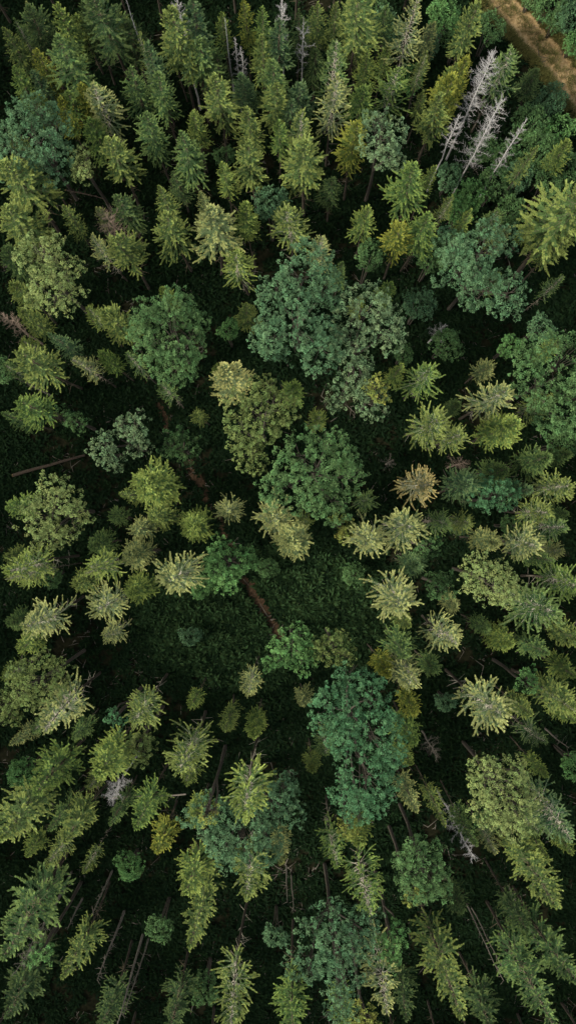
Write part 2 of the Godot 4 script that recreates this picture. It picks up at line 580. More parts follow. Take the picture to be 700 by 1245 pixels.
# ------------------------------------------------------------------ labels
# things one can find in the picture, to say beside which each tree stands: [px, py, phrase]
var marks := [
	[41, 161, "the blue-green tree by fallen poles"],
	[95, 250, "the brown dead crown"],
	[462, 172, "the grey-blue broadleaf"],
	[208, 407, "the dark broadleaf over the path"],
	[367, 370, "the double-domed blue-green broadleaf"],
	[432, 430, "the silvery broadleaf"],
	[585, 325, "the dark teal two-lobed broadleaf"],
	[60, 335, "the fluffy two-lobed broadleaf"],
	[60, 560, "the thick fallen log"],
	[65, 625, "the dull grey-green dome tree"],
	[316, 513, "the yellow-olive broadleaf"],
	[384, 570, "the spreading green broadleaf"],
	[672, 460, "the even mid-green broadleaf dome"],
	[275, 686, "the bright tree at the path"],
	[523, 582, "the straw-coloured dying spruce"],
	[594, 706, "the ball-shaped broadleaf"],
	[590, 140, "the silver dead trees"],
	[290, 50, "the small white snags"],
	[365, 40, "the hooked white snag"],
	[50, 840, "the olive dome tree"],
	[180, 965, "the pale fallen trunk"],
	[300, 995, "the half-covered teal broadleaf"],
	[432, 890, "the long emerald broadleaf"],
	[545, 980, "the curled white dead tree"],
	[611, 960, "the broad grey-olive crown"],
	[405, 1152, "the ragged blue-green broadleaf"],
	[518, 1060, "the dark green dome"],
	[150, 1160, "the bare standing poles"],
	[600, 1150, "the thin paired poles"],
	[340, 745, "the fern clearing"],
]
func beside(px: float, py: float) -> String:
	var best := 1e9
	var said := ""
	for m in marks:
		var d := Vector2(px - m[0], py - m[1]).length()
		if d < best:
			best = d; said = m[2]
	return ("beside " if best < 75.0 else "near ") + said

func spruce_label(key: String, tint: String, px: float, py: float, r: float) -> String:
	var size := "small " if r < 15.5 else ("broad " if r > 31.0 else "")
	var tone: String = TONE[tint]
	var form := "spruce"
	if key.begins_with("twiggy"):
		form = "spruce with bare pale twigs"
	elif key.begins_with("open"):
		form = "star-branched spruce"
	elif key.begins_with("slim"):
		form = "slender spruce"
	return size + tone + " " + form + " " + beside(px, py)

# ------------------------------------------------------------------ the scene
func _ready() -> void:
	# camera, sky, sun, exposure
	var cam := Camera3D.new()
	cam.name = "camera"
	add_child(cam)
	cam.position = Vector3(0, CAM_H, 0)
	cam.rotation_degrees = Vector3(-90, 0, 0)
	cam.fov = rad_to_deg(2.0 * atan(622.5 / FOCAL))
	cam.near = 0.5
	cam.far = 400.0
	cam.current = true
	var env := Environment.new()
	env.background_mode = Environment.BG_SKY
	var sky := Sky.new()
	var sm := ProceduralSkyMaterial.new()
	sm.sky_top_color = Color(0.25, 0.29, 0.33)
	sm.sky_horizon_color = Color(0.98, 0.97, 0.95)
	sm.sky_curve = 0.45
	sm.ground_bottom_color = Color(0.06, 0.08, 0.06)
	sm.ground_horizon_color = Color(0.25, 0.28, 0.28)
	sm.sun_angle_max = 1.0
	sky.sky_material = sm
	env.sky = sky
	env.background_energy_multiplier = 0.75
	env.ambient_light_source = Environment.AMBIENT_SOURCE_SKY
	env.tonemap_mode = Environment.TONE_MAPPER_LINEAR
	env.tonemap_exposure = 4.3
	env.sdfgi_enabled = true
	env.ssao_enabled = true
	env.ssil_enabled = true
	var we := WorldEnvironment.new()
	we.name = "world_environment"
	we.environment = env
	add_child(we)
	var sun := DirectionalLight3D.new()
	sun.name = "sun"
	sun.light_energy = 0.5
	sun.light_color = Color(1.0, 0.96, 0.88)
	sun.light_angular_distance = 16.0
	sun.shadow_enabled = true
	add_child(sun)
	sun.look_at_from_position(Vector3(-52, 42, 16), Vector3.ZERO, Vector3.FORWARD)

	relief.seed = 4
	lump.seed = 9
	lump.frequency = 0.3
	lump.fractal_octaves = 2
	relief.frequency = 0.03
	relief.fractal_octaves = 3

	# materials
	foliage("s_green", 0.170, 0.260, 0.105)
	foliage("s_olive", 0.240, 0.305, 0.108)
	foliage("s_yellow", 0.320, 0.350, 0.085)
	foliage("s_bright", 0.275, 0.360, 0.115)
	foliage("s_pale", 0.360, 0.400, 0.190)
	foliage("s_dark", 0.110, 0.170, 0.075)
	foliage("s_teal", 0.135, 0.220, 0.115)
	foliage("s_moss", 0.210, 0.310, 0.100)
	foliage("s_cream", 0.460, 0.470, 0.230)
	foliage("s_straw", 0.37, 0.32, 0.165)
	foliage("b_blue", 0.125, 0.225, 0.122, 0.55)
	foliage("b_silver", 0.195, 0.280, 0.155, 0.55)
	foliage("b_green", 0.122, 0.215, 0.088, 0.55)
	foliage("b_fresh", 0.165,0.320,0.115, 0.55)
	foliage("b_emerald", 0.098, 0.215, 0.108, 0.52)
	foliage("b_olive", 0.190, 0.240, 0.085)
	foliage("b_yellow", 0.310, 0.330, 0.090)
	foliage("b_grey", 0.293, 0.351, 0.137)
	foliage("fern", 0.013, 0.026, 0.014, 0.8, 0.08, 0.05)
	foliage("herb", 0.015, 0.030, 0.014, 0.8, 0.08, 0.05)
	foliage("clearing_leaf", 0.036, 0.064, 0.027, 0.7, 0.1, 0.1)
	foliage("grass", 0.14, 0.13, 0.05)
	wood("bark_spruce", 0.050, 0.043, 0.034)
	wood("bark_grey", 0.065, 0.058, 0.048)
	wood("twig_brown", 0.13, 0.11, 0.075)
	wood("twig_pale", 0.33, 0.31, 0.25)
	wood("wood_silver", 0.38, 0.375, 0.38)
	wood("wood_brown", 0.27, 0.21, 0.17)
	wood("wood_pole", 0.16, 0.145, 0.125)
	wood("wood_log", 0.055, 0.042, 0.032)
	wood("wood_cut", 0.55, 0.36, 0.18)
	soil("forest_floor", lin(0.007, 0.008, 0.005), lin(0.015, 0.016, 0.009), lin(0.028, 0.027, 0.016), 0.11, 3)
	soil("path_earth", lin(0.032, 0.021, 0.014), lin(0.066, 0.043, 0.027), lin(0.125, 0.083, 0.052), 0.23, 8)
	soil("road_earth", lin(0.22, 0.15, 0.075), lin(0.44, 0.31, 0.16), lin(0.58, 0.45, 0.27), 0.19, 9)

	# ground, road, path
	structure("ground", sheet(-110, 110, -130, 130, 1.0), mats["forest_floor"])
	structure("dirt_road", ribbon([[575, -60, 19], [606, 0, 18], [637, 33, 21], [667, 66, 22], [695, 104, 24], [730, 155, 24], [770, 220, 20]], 18, 0.14, 0.6, 5, 0.07), mats["road_earth"])
	structure("dirt_path", ribbon([[150, 405, 3], [172, 458, 5], [206, 520, 6], [237, 578, 6], [268, 640, 6], [299, 708, 7], [320, 742, 8], [340, 772, 8], [362, 820, 4]], 5, 0.05, 0.25, 6), mats["path_earth"])

	# conifer shapes
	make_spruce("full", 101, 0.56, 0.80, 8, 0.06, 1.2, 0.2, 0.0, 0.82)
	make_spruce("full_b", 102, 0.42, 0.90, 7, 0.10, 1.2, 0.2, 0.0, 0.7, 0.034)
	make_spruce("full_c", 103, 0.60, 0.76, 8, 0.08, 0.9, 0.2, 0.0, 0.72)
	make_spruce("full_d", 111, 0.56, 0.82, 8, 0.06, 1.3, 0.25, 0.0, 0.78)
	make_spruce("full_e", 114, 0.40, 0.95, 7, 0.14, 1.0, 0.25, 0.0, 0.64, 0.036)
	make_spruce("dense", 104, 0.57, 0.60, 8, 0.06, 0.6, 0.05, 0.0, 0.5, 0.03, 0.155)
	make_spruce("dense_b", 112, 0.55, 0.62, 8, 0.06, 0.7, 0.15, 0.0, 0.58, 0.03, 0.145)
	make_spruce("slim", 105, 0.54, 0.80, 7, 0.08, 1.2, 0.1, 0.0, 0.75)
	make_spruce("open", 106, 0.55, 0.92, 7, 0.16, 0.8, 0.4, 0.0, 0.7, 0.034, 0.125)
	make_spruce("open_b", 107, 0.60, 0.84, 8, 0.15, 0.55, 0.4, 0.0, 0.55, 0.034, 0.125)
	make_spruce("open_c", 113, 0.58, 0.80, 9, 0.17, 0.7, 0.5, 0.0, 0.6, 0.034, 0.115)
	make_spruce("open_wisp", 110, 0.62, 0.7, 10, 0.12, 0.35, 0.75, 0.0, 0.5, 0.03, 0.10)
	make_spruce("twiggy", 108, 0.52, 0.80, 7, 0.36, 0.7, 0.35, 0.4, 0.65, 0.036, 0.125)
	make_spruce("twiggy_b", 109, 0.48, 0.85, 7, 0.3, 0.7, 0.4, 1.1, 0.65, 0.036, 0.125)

	plant_broadleaves()
	plant_spruces()
	plant_dead()
	plant_understorey()
	tell_apart()
	plant_wood_around()
	plant_ground_cover()

func plant_spruces() -> void:
	# [shape, tip x, tip y, crown half width px, height m, tint]
	var F := "full"; var FB := "full_b"; var FC := "full_c"; var D := "dense"; var S := "slim"; var O := "open"; var OB := "open_b"; var T := "twiggy"; var TB := "twiggy_b"
	var G := "s_green"; var L := "s_olive"; var Y := "s_yellow"; var B := "s_bright"; var P := "s_pale"; var K := "s_dark"
	var rows := [
		# around the top edge
		[S, 69, 0, 17, 23, B], [FB, 74, 43, 26, 23, G], [F, 119, -6, 30, 24, K], [S, 46, 62, 15, 19, Y], [F, 14, 79, 15, 18, L], [FB, 36, 82, 15, 18, G],
		[FB, 207, 8, 30, 25, L], [S, 182, 48, 16, 21, G], [FC, 163, 86, 18, 21, G], [F, 192, 89, 21, 21, G], [D, 98, 100, 12, 18, Y], [O, 112, 100, 24, 21, P],
		[D, 67, 118, 13, 17, Y], [FC, 84, 112, 16, 18, L], [F, 113, 142, 20, 19, L], [FB, 129, 168, 24, 22, L], [FB, 177, 135, 20, 22, G], [F, 223, 158, 23, 22, G],
		[FC, 231, 135, 14, 19, B], [D, 38, 110, 12, 16, B], [F, 5, 31, 17, 19, L], [F, 95, -8, 18, 20, K], [FC, 150, 20, 18, 17, K], [F, 25, 10, 22, 19, K],
		[FB, 237, 2, 27, 25, G], [F, 233, 45, 27, 21, G], [S, 295, 0, 13, 21, Y], [FC, 314, 12, 14, 21, L], [FC, 323, 46, 16, 20, L], [FC, 341, 24, 17, 22, G],
		[T, 412, 45, 21, 23, G], [FB, 436, -28, 31, 27, L], [FC, 333, 74, 22, 20, G], [F, 337, 99, 20, 20, L], [D, 297, 89, 15, 18, G], [F, 259, 98, 25, 22, L],
		[FC, 369, 99, 18, 20, G], [OB, 407, 101, 23, 23, P], [FC, 443, 105, 20, 20, L], [D, 384, 60, 15, 15, K], [FC, 300, 130, 18, 20, L], [F, 235, 134, 14, 18, L],
		[F, 338, 142, 14, 19, L], [O, 367, 135, 20, 21, L], [F, 304, 172, 23, 22, L], [FB, 374, 170, 29, 24, L], [F, 434, 154, 21, 22, Y],
		[TB, 511, -4, 21, 25, P], [S, 584, 0, 19, 21, L], [D, 566, 72, 14, 21, Y], [D, 545, 90, 19, 22, Y], [FC, 534, 122, 19, 20, L], [O, 480, 77, 21, 20, L],
		[O, 622, 58, 22, 21, G], [D, 655, 88, 13, 12, K], [S, 385, 0, 14, 19, L], [S, 362, 8, 12, 19, K], [FC, 265, 70, 15, 16, K], [F, 350, 118, 16, 18, G],
		# second band
		[FB, 3, 197, 33, 23, L], [F, 8, 250, 30, 21, L], [F, 142, 236, 20, 19, K], [O, 116, 285, 14, 20, P], [FB, 146, 294, 24, 21, L], [FC, 207, 263, 24, 22, L],
		[FC, 249, 258, 29, 23, P], [O, 293, 303, 20, 20, B], [O, 355, 255, 23, 22, L], [T, 391, 287, 15, 19, P], [FC, 449, 253, 15, 19, B], [F, 348, 243, 12, 16, G],
		[FC, 512, 205, 24, 23, L], [FC, 518, 262, 20, 22, L], [F, 491, 279, 21, 21, Y], [FB, 712, 246, 50, 27, L], [D, 200, 350, 13, 17, B], [D, 126, 378, 21, 20, L],
		[FB, 0, 305, 21, 17, G], [D, 122, 428, 13, 17, L], [F, 477, 344, 14, 14, L], [F, 212, 205, 14, 15, K], [F, 405, 215, 16, 15, K],
		# left middle
		[S, 57, 401, 17, 20, G], [TB, 88, 432, 15, 19, P], [FC, 20, 424, 28, 22, L], [FC, 16, 482, 25, 20, L], [F, 2, 500, 15, 16, G], [F, 8, 618, 21, 18, L],
		[OB, 10, 694, 30, 23, B], [OB, 108, 692, 26, 22, B], [T, 8, 707, 12, 25, P], [T, 103, 697, 9, 23, P], [FC, 164, 643, 18, 18, P], [FC, 188, 630, 20, 18, L], [D, 231, 641, 21, 18, B],
		[D, 160, 680, 20, 18, P], [OB, 207, 707, 33, 22, P], [O, 28, 755, 28, 22, P], [OB, 114, 748, 30, 21, P], [D, 110, 664, 18, 15, G], [D, 176, 585, 36, 19, B],
		[D, 158, 722, 20, 17, B],
		# middle
		[D, 280, 446, 25, 22, "s_cream"], [OB, 271, 621, 20, 16, P], [OB, 323, 628, 31, 18, P], [D, 352, 660, 25, 19, P], [OB, 456, 658, 29, 19, P], [F, 361, 470, 20, 15, L],
		[O, 531, 447, 29, 20, L], [O, 534, 501, 31, 21, L], [O, 566, 525, 25, 20, L], [O, 622, 475, 31, 21, P], [O, 668, 487, 22, 17, L], [D, 632, 515, 25, 20, B], [D, 664, 558, 21, 17, G],
		[D, 560, 492, 12, 13, K], [FC, 575, 594, 25, 18, G], [FC, 647, 595, 17, 16, G], [O, 697, 590, 27, 18, L], ["open_wisp", 524, 583, 27, 20, "s_straw"],
		[OB, 499, 641, 33, 20, P], [D, 505, 690, 18, 15, G], [OB, 491, 735, 38, 21, P], [OB, 655, 665, 28, 21, P], [OB, 668, 743, 36, 21, G], [T, 560, 785, 25, 21, P],
		[O, 665, 620, 22, 18, L], [O, 687, 640, 27, 19, G], [O, 705, 720, 28, 19, L], [F, 665, 795, 20, 16, G], [F, 702, 780, 20, 16, L],
		[OB, 507, 832, 25, 22, P], [T, 507, 830, 12, 23, P], [FC, 497, 797, 22, 18, G], [D, 468, 820, 15, 17, Y],
		# lower left
		[TB, 50, 880, 36, 23, P], [OB, 160, 878, 30, 21, L], [D, 118, 940, 27, 22, B], [O, 221, 935, 32, 21, L], [F, 4, 1018, 42, 24, L], [FC, 167, 1010, 22, 21, L],
		[F, 84, 1025, 24, 17, L], [OB, 306, 845, 17, 20, P], [OB, 304, 978, 36, 24, B], [FB, 0, 1162, 42, 23, G], [F, 73, 1198, 24, 20, L], [FB, 233, 1156, 29, 24, L], [FC, 226, 1085, 26, 18, B],
		[FB, 10, 1240, 36, 17, K], [OB, 301, 1087, 30, 24, L], [O, 286, 1252, 33, 25, L], [F, 358, 1262, 28, 22, L], [O, 408, 1053, 23, 19, L], [T, 456, 1118, 28, 22, L],
		[FB, 48, 960, 30, 17, L], [F, 190, 1040, 20, 15, Y], [F, 120, 1255, 24, 16, K], [FB, 205, 1260, 24, 15, K],
		# lower right
		[OB, 599, 872, 42, 21, P], [F, 694, 865, 27, 20, L], [T, 697, 866, 8, 21, P], [T, 697, 1018, 34, 21, G], [FB, 558, 1238, 35, 25, L], [FB, 676, 1118, 36, 24, L], [FB, 672, 1255, 33, 24, G],
		[FB, 700, 1205, 32, 20, G], [F, 510, 866, 19, 18, Y], [FC, 509, 907, 20, 18, L], [T, 472, 1232, 27, 22, P], [F, 497, 1235, 22, 18, K], [F, 640, 1135, 20, 16, K], [F, 595, 1255, 24, 14, K],
		[O, 660, 905, 20, 14, K], [F, 560, 1110, 20, 12, K], [F, 420, 1250, 18, 15, L],
	]
	rng.seed = 77
	for q in rows:
		stood.append(at(q[1], q[2], q[4]))
		if rf(0, 1) < 0.4:
			q[5] = {"s_green": "s_teal", "s_olive": "s_moss"}.get(q[5], q[5])
		spruce(q[0], q[1], q[2], q[3] * (1.22 if q[2] < 330 else 1.0), q[4] * rf(0.97, 1.03) * (0.8 if q[2] < 330 else 1.0), q[5], spruce_label(q[0], q[5], q[1], q[2], q[3]), -1.0, rf(0.88, 1.12))

	# younger dark spruces in the gaps
	var open_ground := [[330, 745, 115], [240, 770, 80], [120, 480, 55], [225, 560, 55], [470, 560, 40], [640, 60, 90], [590, 170, 60], [175, 1090, 60], [330, 1120, 40], [600, 900, 50], [610, 1120, 45], [75, 570, 45], [180, 965, 40], [560, 930, 40], [200, 1130, 78], [330, 1190, 60], [600, 1130, 70], [590, 915, 60], [110, 470, 50], [60, 560, 60], [470, 560, 50], [560, 400, 55], [490, 385, 40], [650, 380, 40], [350, 900, 30], [370, 1010, 35], [560, 540, 30], [250, 330, 35], [190, 800, 65]]
	var added := 0
	for k in 1500:
		if added > 150:
			break
		var px := rf(0, 700)
		var py := rf(0, 1245)
		var h := rf(11.0, 18.0)
		var p := at(px, py, h)
		var ok := true
		if py > 1060.0:
			ok = false
		for g in open_ground:
			if Vector2(px - g[0], py - g[1]).length() < g[2]:
				ok = false
		for w in stood:
			if Vector2(w.x - p.x, w.z - p.z).length() < 2.5:
				ok = false
		if not ok:
			continue
		stood.append(p)
		added += 1
		var kind: String = ["full", "full_c", "dense", "open", "full_b", "open_b"][k % 6]
		var tint: String = ["s_green", "s_olive", "s_bright", "s_green", "s_bright", "s_olive", "s_pale"][k % 7]
		spruce(kind, px, py, rf(12, 19), h, tint, "lower " + spruce_label(kind, tint, px, py, 20), -1.0, rf(0.88, 1.12))

func plant_broadleaves() -> void:
	var t := "broadleaf_tree"
	broadleaf(t, "wide blue-green broadleaf tree with spiky tufts beside two fallen poles", "broadleaf tree", 41, 165, [[0, 5, 38, 0.0], [-22, 22, 32, -1.0], [28, -8, 28, -1.0], [8, -32, 20, 0.5], [22, 30, 30, -2.0]], 16, "b_blue", "tuft", 1)
	broadleaf(t, "small round grey-green broadleaf beside the wide blue-green tree", "broadleaf tree", 102, 200, [[0, 0, 18, 0], [-3, 12, 14, -1]], 14, "b_grey", "fine", 2)
	broadleaf(t, "grey-blue broadleaf tree half hidden behind a yellow spruce", "broadleaf tree", 462, 172, [[0, 0, 27, 0], [-8, -18, 18, -0.5], [10, 20, 20, -1.5]], 15, "b_silver", "tuft", 3)
	broadleaf(t, "fluffy yellow-grey broadleaf with two stacked lobes of fine leaves", "broadleaf tree", 60, 335, [[-8, -24, 29, 0], [5, 24, 30, -0.3], [18, -5, 25, -1]], 18, "b_grey", "fine", 4)
	broadleaf(t, "round dark green broadleaf tree standing over the dirt path", "broadleaf tree", 208, 407, [[0, 0, 46, 0.5], [-26, 6, 30, -0.8], [26, 4, 30, -0.8], [0, -30, 26, -0.6], [4, 34, 30, -2.0]], 16, "b_green", "tuft", 5)
	broadleaf(t, "large blue-green broadleaf tree with a stacked double dome", "broadleaf tree", 364, 375, [[3, -38, 38, 0.6], [-30, -25, 26, -0.4], [35, -22, 24, -0.8], [-8, 24, 48, 0], [-35, 40, 24, -1], [25, 50, 30, -1.2]], 18, "b_blue", "tuft", 6)
	broadleaf(t, "silvery green broadleaf with a pale cleft touching the double-domed tree", "broadleaf tree", 440, 410, [[5, -30, 38, 0], [28, -8, 26, -0.5], [-15, 5, 26, -0.4], [-8, 50, 26, -1.0], [-25, 75, 20, -2], [10, 78, 22, -2]], 17, "b_silver", "open", 7)
	broadleaf(t, "yellow-green leafy lobe tree against the silvery broadleaf", "broadleaf tree", 457, 472, [[0, -4, 15, 0], [3, 9, 12, -1]], 17, "b_yellow", "mid", 8)
	broadleaf(t, "dark teal broadleaf tree with a separate side lobe", "broadleaf tree", 585, 325, [[0, -20, 42, 0], [-30, 5, 32, -2.5], [32, 36, 25, -0.5], [0, 30, 34, -3], [-38, -25, 24, -3.5]], 16, "b_blue", "tuft", 9)
	broadleaf(t, "large even mid-green broadleaf dome beside pale-tipped spruces", "broadleaf tree", 677, 458, [[0, -15, 48, 0.4], [-25, 10, 30, -0.6], [20, 30, 42, -0.6], [-5, 50, 28, -2]], 17, "b_green", "tuft", 10)
	broadleaf(t, "grey-green ring-shaped broadleaf with a dark gap beside the fallen log", "broadleaf tree", 147, 534, [[-22, 10, 21, 0], [-8, 24, 16, -0.5], [18, -16, 18, 0], [20, 10, 15, -1.2], [0, -18, 15, -0.5]], 14, "b_silver", "open", 11)
	broadleaf(t, "low dark green sparse broadleaf leaning over the dirt path", "broadleaf tree", 216, 542, [[-8, -2, 17, 0], [12, 6, 16, -1], [4, -14, 11, -1]], 10, "b_green", "open", 12)
	broadleaf(t, "dark green broadleaf between two spruces by the fallen log", "broadleaf tree", 80, 507, [[-6, 0, 15, 0], [12, 6, 14, -1]], 12, "b_green", "mid", 13)
	broadleaf(t, "dull grey-green broadleaf dome with fine leaves beside the log's thin end", "broadleaf tree", 65, 622, [[0, -8, 34, 0], [-18, 8, 26, -0.8], [20, 10, 26, -1], [-5, 35, 22, -2]], 16, "b_grey", "fine", 14)
	broadleaf(t, "yellow-olive broadleaf tree grown together with a wider green one", "broadleaf tree", 316, 518, [[0, -15, 36, 0], [-18, 8, 26, -0.8], [18, -28, 22, -0.6], [12, -50, 11, 0], [-10, 38, 22, -2]], 17, "b_olive", "mid", 15)
	broadleaf(t, "wide spreading green broadleaf grown together with the yellow-olive tree", "broadleaf tree", 384, 572, [[0, 0, 44, 0], [-35, 20, 30, -1], [32, 8, 32, -0.6], [10, -32, 26, -0.3], [20, 38, 28, -1.6], [-20, -18, 24, 0.2]], 17, "b_green", "open", 16)
	broadleaf(t, "small yellow-green broadleaf at the foot of the spreading green tree", "broadleaf tree", 414, 640, [[0, 0, 17, 0], [4, 10, 12, -1]], 12, "b_yellow", "mid", 17)
	broadleaf(t, "small bright green round tree beside the open dirt path", "broadleaf tree", 276, 686, [[0, -2, 29, 0.4], [-16, 4, 20, -0.5], [16, 2, 20, -0.5], [-4, 18, 18, -2.0]], 13, "b_fresh", "mid", 18)
	broadleaf(t, "ball-shaped grey-olive broadleaf with fine pale leaves", "broadleaf tree", 594, 706, [[0, 0, 32, 0.3], [-14, -12, 22, -0.4], [14, 14, 22, -0.8]], 17, "b_grey", "fine", 19)
	broadleaf(t, "dark green bushy broadleaf beside the ball-shaped grey-olive tree", "broadleaf tree", 535, 713, [[0, 0, 17, 0], [-6, -8, 12, -1]], 11, "b_green", "mid", 20)
	broadleaf(t, "small green broadleaf tucked under a pale star spruce", "broadleaf tree", 519, 664, [[0, 0, 14, 0], [-5, 8, 9, -0.5]], 12, "b_green", "mid", 21)
	broadleaf(t, "dark teal rounded broadleaf beside small green spruces", "broadleaf tree", 600, 607, [[0, 0, 26, 0], [-14, -6, 18, -1], [14, -4, 18, -1]], 14, "b_emerald", "tuft", 22)
	broadleaf(t, "leafy green broadleaf where the dirt path ends", "broadleaf tree", 354, 788, [[0, 0, 24, 0], [-16, 12, 18, -1], [14, 16, 18, -1.4], [10, -14, 14, -0.4]], 13, "b_fresh", "open", 23)
	broadleaf(t, "olive broadleaf beside the leafy tree at the path's end", "broadleaf tree", 404, 787, [[0, 0, 22, 0], [14, 10, 14, -1], [-12, 6, 14, -1]], 13, "b_olive", "mid", 24)
	broadleaf(t, "olive dome-shaped broadleaf beside a silvery twiggy spruce", "broadleaf tree", 48, 828, [[0, 0, 32, 0], [-18, 10, 22, -0.8], [20, -8, 24, -1]], 17, "b_olive", "fine", 25)
	broadleaf(t, "low olive broadleaf under the olive dome tree", "broadleaf tree", 6, 856, [[0, 0, 20, 0], [8, 12, 14, -1]], 13, "b_olive", "mid", 26)
	broadleaf(t, "tiny teal broadleaf between two star-branched spruces", "broadleaf tree", 141, 873, [[0, 0, 12, 0], [-3, -6, 8, 0]], 14, "b_emerald", "mid", 27)
	broadleaf(t, "yellowish broadleaf squeezed between two fresh green spruces", "broadleaf tree", 167, 908, [[0, 0, 20, 0], [10, -8, 14, -0.5]], 16, "b_olive", "mid", 28)
	broadleaf(t, "long deep emerald broadleaf tree with a two-part tufted crown", "broadleaf tree", 432, 890, [[-30, -30, 34, 0], [20, -42, 30, -0.4], [-6, -74, 22, -1.0], [22, 4, 38, 0.4], [-14, 6, 24, -1.2], [2, 30, 34, -0.2], [14, 58, 40, 0.2], [44, 40, 20, -1.4], [-14, 78, 22, -1], [2, 98, 20, -1.6]], 18, "b_emerald", "tuft", 29)
	broadleaf(t, "teal-green broadleaf partly covered by a pale tall spruce", "broadleaf tree", 300, 996, [[-4, 18, 42, 0], [-48, -8, 28, -0.6], [38, -20, 32, -0.8], [-26, 34, 26, -0.8], [26, 24, 26, -1], [46, -46, 18, -1.5]], 17, "b_blue", "tuft", 30)
	broadleaf(t, "small yellow broadleaf lying against the teal broadleaf", "broadleaf tree", 253, 985, [[0, -4, 11, 0], [-2, 8, 12, 0], [8, 0, 9, 0]], 20, "b_yellow", "mid", 31)
	broadleaf(t, "yellow-olive broadleaf at the foot of the emerald broadleaf", "broadleaf tree", 424, 1003, [[0, 0, 14, 0], [-6, 6, 10, -1]], 15, "b_yellow", "mid", 32)
	broadleaf(t, "small leafy green broadleaf beside a broad pale spruce", "broadleaf tree", 638, 830, [[0, 0, 16, 0], [4, -10, 12, -0.8]], 13, "b_fresh", "mid", 33)
	broadleaf(t, "broad grey-olive broadleaf over dark ground behind the white dead tree", "broadleaf tree", 611, 966, [[-6, -12, 34, 0], [-22, -28, 22, -1], [18, -26, 20, -0.8], [14, 16, 30, 0.3], [-14, 20, 26, -0.6], [12, 40, 20, 0], [34, 5, 18, -1]], 17, "b_grey", "fine", 34)
	broadleaf(t, "round dark green broadleaf dome beside the white dead tree", "broadleaf tree", 516, 1058, [[0, -4, 36, 0.2], [-18, -2, 24, -0.8], [16, 12, 24, -0.8], [6, 22, 20, -1]], 17, "b_green", "tuft", 35)
	broadleaf(t, "yellow-brown broadleaf at the foot of the round dark green dome", "broadleaf tree", 500, 1090, [[0, 0, 14, 0], [10, -4, 10, -0.6]], 17, "b_yellow", "mid", 36)
	broadleaf(t, "ragged blue-green broadleaf with deep gaps between its boughs", "broadleaf tree", 405, 1152, [[0, -10, 34, 0], [-30, 14, 26, -0.3], [28, -30, 26, -0.6], [34, -5, 22, -1], [12, 34, 26, 0], [-28, -30, 16, -0.8], [8, 66, 20, 0.2], [-6, -54, 16, -1.6]], 18, "b_blue", "open", 37)
	broadleaf(t, "green leafy broadleaf between a twiggy spruce and a tall spruce", "broadleaf tree", 478, 1150, [[0, -4, 19, 0], [-4, 14, 16, -0.4], [6, -22, 13, -1]], 16, "b_fresh", "mid", 38)
	broadleaf(t, "small green broadleaf among dead twigs beside the bare poles", "broadleaf tree", 50, 1160, [[0, 0, 15, 0], [-6, 10, 12, -0.6]], 15, "b_fresh", "mid", 39)
	broadleaf(t, "yellow broadleaf at the foot of the ragged blue-green tree", "broadleaf tree", 440, 1230, [[0, 0, 18, 0], [8, 8, 13, 0]], 15, "b_yellow", "mid", 40)

